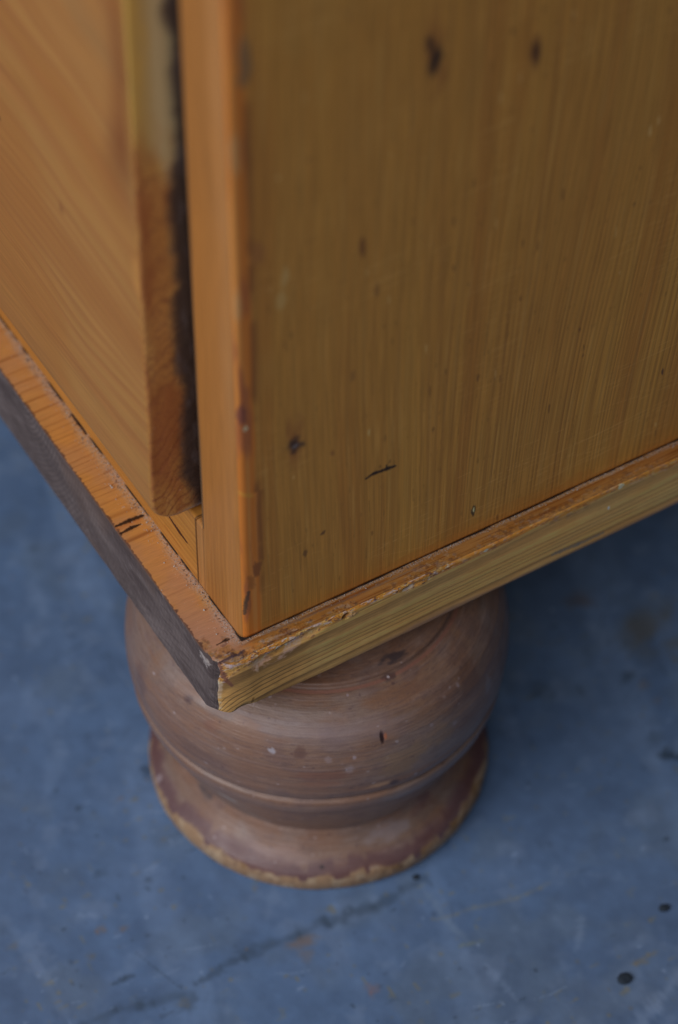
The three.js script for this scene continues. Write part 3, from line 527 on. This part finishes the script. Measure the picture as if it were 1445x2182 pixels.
const dEndSurf = new Surf(192, 1280, DX0, DX0 + DTH, DY0, DY0 + DH, (x, y, o) => {
  const q = x - DX0, h = y - DY0, wob = (fbm(q * 260, y * 60, 3, 5) - 0.5);
  const c = h - q * 0.75 + wob * 0.008 + 0.0015 * Math.sin(q * 400 + h * 30), ph = c * 125 + 1.6 * Math.sin(c * 90) + 2 * n2(c * 80, 2, 14), fr = ph - Math.floor(ph), line = ss(0.55, 0.9, fr) * (1 - ss(0.92, 1, fr)), str = 0.3 + 0.7 * n2(Math.floor(ph) * 2.7, 1, 6);
  const fine = n2(q * 3200, y * 3200, 7), bl = fbm(q * 180, y * 40, 3, 8), up = ss(0.125, 0.16, h + wob * 0.03 + q * 1.6);
  set(o, hex(0x795228)); mixc(o, hex(0x846234), ss(0.45, 0.7, bl) * 0.6); mixc(o, hex(0x55301c), line * str * 0.6 * (1 - up));
  const y2 = [0, 0, 0]; set(y2, hex(0x7c6436)); mixc(y2, hex(0x80704e), ss(0.003, 0.008, q)); mixc(y2, hex(0x8a6c30), ss(0.5, 0.7, bl) * 0.6); mixc(o, y2, up);
  // black grime on the inner half of the end
  const g0 = lerp(0.0094, 0.0112, ss(0.05, 0.2, h)) + 0.0022 * (fbm(y * 110, 4, 3, 9) - 0.5) * 2 + 0.004 * (1 - ss(0, 0.022, h));
  mixc(o, hex(0x5a3420), ss(0.5, 0.85, n2(q * 1400 - h * 900, h * 1500 + q * 700, 15)) * 0.4 * (1 - up)); mixc(o, hex(0x5e3018), (1 - up) * ss(0.5, 0.7, fbm(q * 120, h * 30, 3, 16)) * 0.5);
  const grime = ss(g0 - 0.0018, g0 + 0.0022, q + (fine - 0.5) * 0.0012);
  mixc(o, hex(0x2c201b), grime * 0.88); mixc(o, hex(0x483c38), grime * ss(0.5, 0.8, fbm(q * 500, y * 160, 4, 11)) * 0.55);
  mixc(o, hex(0xb0a69a), ss(0.97, 0.995, n2(q * 1500, y * 1500, 12)) * 0.7);
  mixc(o, hex(0x7c7068), (1 - ss(0.0006, 0.003, h)) * ss(0.4, 0.65, fine * 0.4 + bl * 0.6) * 0.7);
  o[3] = 0.5 - line * str * 0.2 * (1 - up) + (fine - 0.5) * 0.1 + grime * (n2(q * 700, y * 500, 13) - 0.5) * 0.2; o[4] = 0.5 + grime * 0.2;
});
const dEndMat = dEndSurf.material({ gain: 3.1, bump: 0.0004, rough: 0.55, name: 'drawer end', specular: 0.5 });
function drawer(y0, h, label) {
  const g = new THREE.Group(); g.name = 'drawer'; chest.add(g); if (label) g.userData.label = label;
  const dy = y0 - DY0, z0 = DZ0 + 0.0016, x1 = DX0 + DTH;
  const sdf = (x, y, z) => {
    const fr = DX0 - x + 0.0003 * (fbm(y * 20, z * 20, 2, 71) - 0.5), en = z - DZ1 + 0.0006 * (fbm(y * 60, x * 120, 3, 72) - 0.5), bt = y0 - y + 0.0006 * (fbm(z * 30, x * 80, 2, 73) - 0.5), tp = y - y0 - h;
    let d = rI(fr, bt, 0.009); d = rI(d, tp, 0.004); d = rI(d, en, 0.0012 + 0.0006 * (n2(y * 120, 2, 74) - 0.5)); return Math.max(d, z0 - z, x - x1);
  };
  const xs = Array.from({ length: 26 }, (_, i) => DX0 + 0.0005 * i).concat([x1]);
  const ys = spaced(y0, y0 + h, 0.0006, 0.012), zs = spaced(z0, DZ1, 0.0006, 0.006, 'b');
  const geo = carve(xs, ys, zs, sdf, { nx: { uv: (x, y, z) => drawerSurf.uv(z, y - dy), m: 0 }, pz: { uv: (x, y, z) => dEndSurf.uv(x, y - dy), m: 1 }, ny: { uv: (x, y, z) => drawerSurf.uv(z, y - dy), m: 0 }, py: { uv: (x, y, z) => drawerSurf.uv(z, y - dy), m: 0 }, px: { m: 2 }, nz: { m: 2 } }, skew);
  geo.attributes.position.array.forEach((v, i, A) => { if (i % 3 === 2) A[i] = v + 0.007 * (A[i - 1] - y0) * ss(DZ1 - 0.1, DZ1, v); });
  addMesh('drawer_front', geo, [drawerMat, dEndMat, innerMat], g);
  const box = new THREE.BoxGeometry(DEPTH - 0.05, h - 0.02, WIDTH - 2 * SIDE - 0.008); box.translate(x1 + (DEPTH - 0.05) / 2 + 0.0002, y0 + h / 2, (z0 + DZ1) / 2);
  addMesh('drawer_box', box, innerMat, g);
}
drawer(DY0, DH, 'bottom pine drawer with a dark grimy end standing proud');
drawer(DY0 + DH + 0.022, 0.18); drawer(DY0 + DH + 0.224, TOP - 0.012 - (DY0 + DH + 0.224));
{
  const rail = (y) => { const b = new THREE.BoxGeometry(0.03, 0.018, WIDTH - 2 * SIDE - 0.001); b.translate(XF + 0.017, y, -OZ - WIDTH / 2); addMesh('drawer_divider', b, edgeMat, chest); };
  rail(DY0 + DH + 0.011); rail(DY0 + DH + 0.213);
  const back = new THREE.BoxGeometry(0.012, TOP - H, WIDTH - 2 * SIDE - 0.001); back.translate(OX + DEPTH - 0.008, (TOP + H) / 2, -OZ - WIDTH / 2); addMesh('back_panel', back, innerMat, chest);
  const top = new THREE.BoxGeometry(DEPTH + 0.04, 0.024, WIDTH + 0.04); top.translate(OX + DEPTH / 2 - 0.008, TOP + 0.0122, -OZ - WIDTH / 2); addMesh('top_board', top, edgeMat, chest);
}

// ---- turned bun feet
const FX = 0.05406, FZ = -0.03875, FH = H - T;
const PROFILE = [[0.0, 0.0], [0.044, 0.0], [0.0497, 0.0002], [0.0508, 0.0010], [0.0514, 0.0028], [0.0516, 0.0048], [0.0514, 0.0064], [0.0507, 0.0078], [0.0493, 0.0092], [0.0474, 0.0107], [0.0455, 0.0123], [0.0438, 0.0141], [0.0426, 0.0158], [0.0418, 0.0175],
  [0.0411, 0.0184], [0.0418, 0.0194], [0.0440, 0.0222], [0.0463, 0.0270], [0.0483, 0.0325], [0.0497, 0.0380], [0.0503, 0.0416], [0.0507, 0.0421], [0.0530, 0.0427], [0.0539, 0.0440], [0.0545, 0.0462], [0.0547, 0.0484], [0.0545, 0.0494], [0.0530, 0.0503], [0.0529, 0.0511], [0.0549, 0.0520], [0.0556, 0.0545],
  [0.0560, 0.0590], [0.0560, 0.0640], [0.0555, 0.0690], [0.0543, 0.0735], [0.0524, 0.0772], [0.0498, 0.0801], [0.0465, 0.0823], [0.0432, 0.0838], [0.0409, 0.0845], [0.0402, 0.0847], [0.0404, 0.0853], [0.0401, 0.0860], [0.0392, 0.0861], [0.0370, 0.0863], [0.0345, 0.0868], [0.0330, 0.0878], [0.0325, 0.0892], [0.0325, (FH - 0.0001) / 1.0078]].map(([r, y]) => [r * 1.0078, y * 1.0078]);
const prof = [];                          // resampled, with arc length
{
  let s = 0; for (let i = 0; i < PROFILE.length; i++) { if (i) s += Math.hypot(PROFILE[i][0] - PROFILE[i - 1][0], PROFILE[i][1] - PROFILE[i - 1][1]); PROFILE[i][2] = s; }
  for (let i = 0; i < PROFILE.length - 1; i++) { const a = PROFILE[i], b = PROFILE[i + 1], n = Math.max(1, Math.ceil((b[2] - a[2]) / 0.0009)); for (let k = 0; k < n; k++) prof.push([0, 1, 2].map(q => lerp(a[q], b[q], k / n))); }
  prof.push(PROFILE[PROFILE.length - 1]);
}
const S0 = 0.043, S1 = PROFILE[PROFILE.length - 1][2];
const yS = y => { for (let i = 2; i < PROFILE.length - 1; i++) if (y <= PROFILE[i + 1][1]) return lerp(PROFILE[i][2], PROFILE[i + 1][2], clamp((y - PROFILE[i][1]) / (PROFILE[i + 1][1] - PROFILE[i][1]))); return S1; };
const rOf = y => { for (let i = 2; i < PROFILE.length - 1; i++) if (y <= PROFILE[i + 1][1]) return lerp(PROFILE[i][0], PROFILE[i + 1][0], clamp((y - PROFILE[i][1]) / (PROFILE[i + 1][1] - PROFILE[i][1]))); return 0; };
const A0 = -Math.PI / 3;
function onFoot(px, py) {
  const d = ray(px, py).normalize(), p = camPos.clone().addScaledVector(d, 0.85);
  for (let i = 0; i < 4000; i++) { p.addScaledVector(d, 0.0001); if (p.y < 0) break; if (p.y < FH && Math.hypot(p.x - FX, p.z - FZ) < rOf(p.y)) break; }
  let a = Math.atan2(p.z - FZ, p.x - FX); if (a < A0) a += 2 * Math.PI;
  return [a, yS(clamp(p.y, 0.0005, FH))];
}
const sRim = yS(0.0080), sGr = yS(0.0508), sWa = yS(0.0184), sNeck = yS(0.0848), sBand = yS(0.0425);
const footSurf = new Surf(1792, 640, A0, A0 + 2 * Math.PI, S0, S1, (a, s, o) => {
  const ax = Math.cos(a), az = Math.sin(a), u = a * 0.053;                        // metres round the turning; streaks follow it
  const st = fbm(u * 60, s * 420, 4, 3), st2 = fbm(u * 150 + 3, s * 1300, 3, 4), big = fbm(u * 42, s * 70 + 9, 4, 5), mid = fbm(u * 130, s * 190, 4, 6);
  const fine = n2(a * 230, s * 5200, 7), grit = n2(a * 260, s * 4800 + 9, 8), fib = n2(a * 26, s * 3600, 9);
  const lathe = n2(3, s * 2600, 23), lathe2 = n2(7, s * 900, 24);
  set(o, hex(0x6e594c));
  mixc(o, hex(0x72533f), ss(0.4, 0.64, big) * 0.75);
  mixc(o, hex(0x7a604f), ss(0.5, 0.7, st) * 0.4);
  mixc(o, hex(0x5c4844), ss(0.5, 0.75, mid) * 0.4);
  mixc(o, hex(0x776962), ss(0.5, 0.7, fbm(u * 50 + 4, s * 70, 4, 12)) * 0.5);
  mixc(o, hex(0x72523e), ss(0.52, 0.7, fbm(u * 60, s * 130 + 4, 4, 13)) * 0.6);
  mixc(o, hex(0x86736a), ss(0.55, 0.8, st2) * 0.25); mixc(o, hex(0x55423d), ss(0.55, 0.9, fib) * 0.35);
  mixc(o, hex(0x58453f), ss(0.6, 0.95, lathe) * 0.25 * (0.4 + st)); mixc(o, hex(0x7e6c68), ss(0.6, 0.9, lathe2) * 0.2);
  mixc(o, hex(0x9a9094), ss(0.93, 0.99, grit) * ss(0.45, 0.62, mid) * 0.5);
  // rim: varnish worn through to pale wood, dark line of dirt above
  const rr = sRim - 0.0004 + (fbm(ax * 2.5, az * 2.5, 2, 14) - 0.5) * 0.005 + (fbm(a * 12, s * 200, 4, 15) - 0.5) * 0.0035 - 0.0016 * ss(0.66, 0.8, n2(a * 16, 3, 22));
  mixc(o, hex(0x4d3237), (1 - ss(0.0005, 0.0042, Math.abs(s - rr - 0.0022))) * 0.6);
  const rim = 1 - ss(rr - 0.0006, rr + 0.0005, s);
  if (rim > 0) { const c = [0, 0, 0]; set(c, hex(0x84694e)); mixc(c, hex(0x968268), ss(0.4, 0.7, fbm(a * 14, s * 300, 3, 16)) * 0.8); mixc(c, hex(0x70522f), ss(0.55, 0.75, fbm(a * 11, s * 200, 3, 17)) * 0.7); mixc(c, hex(0x5a4436), ss(0.6, 0.8, fbm(a * 40, s * 900, 3, 18)) * 0.5); mixc(o, c, rim); }
  // grooves hold dark dirt and pale polish
  const gr = Math.abs(s - sGr), pol = ss(0.45, 0.6, fbm(ax * 6 + 2, az * 6, 3, 18));
  mixc(o, hex(0x40362f), (1 - ss(0.0003, 0.0010, gr + 0.0008 * (fbm(a * 9, 2, 3, 27) - 0.5))) * 0.6 * ss(0.4, 0.6, fbm(a * 7, s * 300, 3, 28))); mixc(o, hex(0x8c8880), (1 - ss(0.0002, 0.0007, Math.abs(s - sGr - 0.0002))) * pol * 0.7);
  mixc(o, hex(0x84482a), (1 - ss(0.0002, 0.0008, Math.abs(s - sWa - 0.0009))) * 0.5);
  
  mixc(o, hex(0x7a5244), (1 - ss(0.0003, 0.0007, Math.abs(s - sNeck - 0.0006))) * 0.8);
  
  const k = 0.95 + 0.1 * fine; o[0] *= k; o[1] *= k; o[2] *= k;
  o[3] = 0.5 + (mid - 0.5) * 0.25 + (lathe - 0.5) * 0.12 + (fib - 0.5) * 0.1 + (fine - 0.5) * 0.06 + rim * (n2(a * 30, s * 200, 20) - 0.5) * 0.3; o[4] = 0.5 + (mid - 0.5) * 0.35 + rim * 0.25 + (st2 - 0.5) * 0.15;
});
{
  const S = (px, py, rx, ry, col, al, o) => { const [a, s] = onFoot(px, py); footBlob(a, s, rx / 7200 / 0.052, ry / 6200, col, al, o); };
  const footBlob = (a, s, ra, rs, col, al, { dh = 0, ragged = 0.5, soft = 0.6 } = {}) => {
    const R = 1.8; footSurf.paint(a - ra * R, a + ra * R, s - rs * R, s + rs * R, col, (x, y) => { const u = (x - a) / ra, v = (y - s) / rs, d = Math.hypot(u, v) + (fbm(u * 1.6 + a * 40, v * 1.6 + 3, 3, 5) - 0.5) * 2 * ragged; return al * (1 - ss(1 - soft, 1 + soft * 0.3, d)); }, dh);
  };
  const br = hex(0x6c4a3a), tan = hex(0x83664a), dk = hex(0x3f3030), li = hex(0x8d7d80);
  S(330, 1420, 22, 60, hex(0x74553f), 0.4); S(300, 1450, 34, 40, hex(0x55413c), 0.5); S(450, 1545, 20, 16, br, 0.7); S(402, 1492, 14, 10, dk, 0.5);
  S(640, 1605, 14, 16, hex(0x553c34), 0.6); S(690, 1655, 50, 12, br, 0.75, { ragged: 0.8 }); S(560, 1640, 80, 14, hex(0x735440), 0.4, { ragged: 0.8 }); S(690, 1672, 40, 8, hex(0x7a5440), 0.5);
  S(860, 1620, 60, 34, tan, 0.65, { ragged: 0.8 }); S(810, 1672, 34, 8, hex(0xa07a58), 0.7); S(840, 1668, 12, 10, dk, 0.7); S(940, 1560, 44, 36, hex(0x80644a), 0.5, { ragged: 0.8 });
  S(760, 1560, 120, 30, hex(0x7d6c6c), 0.4, { ragged: 0.8, soft: 0.9 }); S(640, 1560, 120, 30, hex(0x766666), 0.3, { ragged: 0.8, soft: 0.9 });
  S(1000, 1440, 30, 40, hex(0x5a4238), 0.45, { ragged: 0.8 }); S(1040, 1460, 14, 24, hex(0x7a7a80), 0.4); S(975, 1460, 5, 6, li, 0.7); S(970, 1540, 8, 6, li, 0.5); S(920, 1545, 5, 5, li, 0.6);
  S(580, 1600, 9, 8, hex(0x9a98a0), 0.7); S(755, 1615, 5, 5, li, 0.8); S(700, 1620, 8, 8, li, 0.4); S(745, 1640, 10, 12, hex(0x8a7d80), 0.5);
  S(815, 1573, 5, 14, hex(0x2a1713), 0.95, { ragged: 0.25, dh: -0.4 }); S(822, 1570, 4, 8, hex(0x9a5a3c), 0.8, { ragged: 0.3 });
  S(340, 1660, 10, 12, hex(0x9a9090), 0.6); S(440, 1690, 34, 10, hex(0x3a3538), 0.6, { ragged: 0.8 }); S(560, 1745, 30, 9, hex(0x8a8482), 0.55, { ragged: 0.8 }); S(830, 1770, 60, 16, hex(0x857a7c), 0.5, { ragged: 0.9 });
  S(485, 1700, 30, 8, hex(0x8a8a88), 0.5, { ragged: 0.9 }); S(830, 1440, 24, 8, dk, 0.6, { ragged: 0.8 }); S(840, 1398, 46, 12, hex(0x352d30), 0.75, { ragged: 0.8 }); S(420, 1600, 60, 20, hex(0x5a463e), 0.5, { ragged: 0.9 }); S(520, 1560, 80, 20, hex(0x7c5a44), 0.5, { ragged: 0.9 }); S(740, 1480, 4, 3, li, 0.8); S(826, 1441, 4, 3, hex(0xb0a8a8), 0.9);
  S(686, 1847, 5, 4, hex(0x2c2020), 0.9); S(900, 1700, 40, 30, hex(0x5a3d38), 0.6, { ragged: 0.8 }); S(600, 1820, 90, 20, hex(0x846e6a), 0.45, { ragged: 0.8, soft: 0.9 });
  for (let i = 0; i < 160; i++) S(290 + rnd() * 780, 1400 + rnd() * 480, 1.5 + rnd() * 4, 1 + rnd() * 3, rnd() < 0.5 ? hex(0x9a8f92) : hex(0x4a3533), 0.25 + rnd() * 0.4);
}
const footMat = footSurf.material({ gain: 1.8, bump: 0.0005, rough: 0.48, wrap: THREE.RepeatWrapping, name: 'old stained turned wood', coat: 0.2, coatRough: 0.4 });
const footGeo = (() => {
  const N = 288, pos = [], uv = [], idx = [];
  for (let j = 0; j < prof.length; j++) for (let i = 0; i <= N; i++) {
    const a = A0 + i / N * 2 * Math.PI, [r, y, s] = prof[j], ca = Math.cos(a), sa = Math.sin(a);
    const w = r < 0.03 || y > 0.0837 ? 0 : 0.0007 * (fbm(ca * 3 + 5, sa * 3 + y * 60, 3, 81) - 0.5) + (y < 0.0075 ? 0.0005 * (fbm(ca * 10 + 2, sa * 10 + y * 60, 3, 82) - 0.5) : 0);
    const yy = y < 0.0095 && y > 0.0015 ? y + 0.0004 * (fbm(ca * 7, sa * 7, 3, 83) - 0.5) : y;
    pos.push((r + w) * ca, yy, (r + w) * sa); uv.push((a - A0) / (2 * Math.PI), clamp((s - S0) / (S1 - S0), 0.001, 0.999));
  }
  for (let j = 0; j < prof.length - 1; j++) for (let i = 0; i < N; i++) { const a = j * (N + 1) + i, b = a + N + 1; idx.push(a, b, b + 1, a, b + 1, a + 1); }
  const g = new THREE.BufferGeometry(); g.setAttribute('position', new THREE.Float32BufferAttribute(pos, 3)); g.setAttribute('uv', new THREE.Float32BufferAttribute(uv, 2)); g.setIndex(idx); g.computeVertexNormals();
  const n = g.attributes.normal; for (let j = 0; j < prof.length; j++) { const a = j * (N + 1), b = a + N; const x = n.getX(a) + n.getX(b), y = n.getY(a) + n.getY(b), z = n.getZ(a) + n.getZ(b), l = Math.hypot(x, y, z) || 1; n.setXYZ(a, x / l, y / l, z / l); n.setXYZ(b, x / l, y / l, z / l); }
  return g;
})();
[[FX, FZ], [FX, -BZ - FZ], [BX - FX, FZ], [BX - FX, -BZ - FZ]].forEach(([x, z], i) => {
  const f = addMesh('bun_foot', footGeo, footMat, chest); f.position.set(x, 0.0001, z); f.rotation.y = i * 1.9;
});

// ------------------------------------------------------------------ grit on the floor, dust on the base
const gritMat = new THREE.MeshStandardMaterial({ color: new THREE.Color(0.03, 0.045, 0.065), roughness: 0.9, name: 'dark grit' });
[[1331, 2087, 0.0022, 'round black crumb on blue floor beside a pale scuff mark'], [1415, 1936, 0.0017, 'small black crumb on plain blue floor, apart from the scuffs'], [886, 1870, 0.0011, 'tiny dark crumb on blue floor close to the bun foot']].forEach(([px, py, r, label], i) => {
  const g = new THREE.IcosahedronGeometry(1, 3), p = g.attributes.position;
  for (let k = 0; k < p.count; k++) { const x = p.getX(k), y = p.getY(k), z = p.getZ(k), q = 1 + 0.5 * (fbm(x * 1.7 + i * 9, y * 1.7 + z, 3, 90) - 0.5); p.setXYZ(k, x * q * r, Math.max(y * q, -0.6) * r * 0.35, z * q * r * 0.85); }
  const m = mergeVertices(g.deleteAttribute('normal').deleteAttribute('uv')); m.computeVertexNormals(); m.computeBoundingBox();
  const o = addMesh(i ? `floor_crumb_00${i}` : 'floor_crumb', m, gritMat, scene), at = onPlane(px, py, 'y', 0);
  o.position.set(at.x, -m.boundingBox.min.y, at.z); o.userData = { label, category: 'crumb', group: 'crumbs of dirt on the floor' };
});
{
  const bits = [], put = (x, z, r) => { const g = new THREE.OctahedronGeometry(r, 0); g.rotateX(rnd() * 3); g.rotateY(rnd() * 3); g.translate(x, H + r * 0.6, z); bits.push(g); };
  const at = (px, py, r) => put(...PT(px, py), r);
  at(435, 1301, 0.0004); at(462, 1352, 0.0003); at(239, 1040, 0.00045); at(236, 1036, 0.00035); at(281, 1083, 0.00025); at(313, 1114, 0.0003); at(350, 1200, 0.0003); at(375, 1170, 0.0003); at(371, 1208, 0.00025); at(372, 1207, 0.0003); at(345, 1258, 0.0002); at(258, 992, 0.0003);
  for (let i = 0; i < 260; i++) { const z = -0.006 - rnd() * 0.2, f = XF + SK * (-OZ - z) - 0.0004 - Math.abs(rnd() + rnd() - 1) * 0.005; put(f, z, 0.00008 + rnd() * rnd() * 0.00022); }
  for (let i = 0; i < 220; i++) put(0.012 + rnd() * 0.2, -OZ + 0.0003 + Math.abs(rnd() + rnd() - 1) * 0.0018, 0.00008 + rnd() * rnd() * 0.0002);
  const o = addMesh('dust', mergeGeometries(bits), new THREE.MeshStandardMaterial({ color: new THREE.Color(0.55, 0.5, 0.44), roughness: 0.9 }), scene);
  o.userData = { kind: 'stuff', label: 'pale dust specks lying on the orange base board', category: 'dust' };
}
renderer.render(scene, camera);
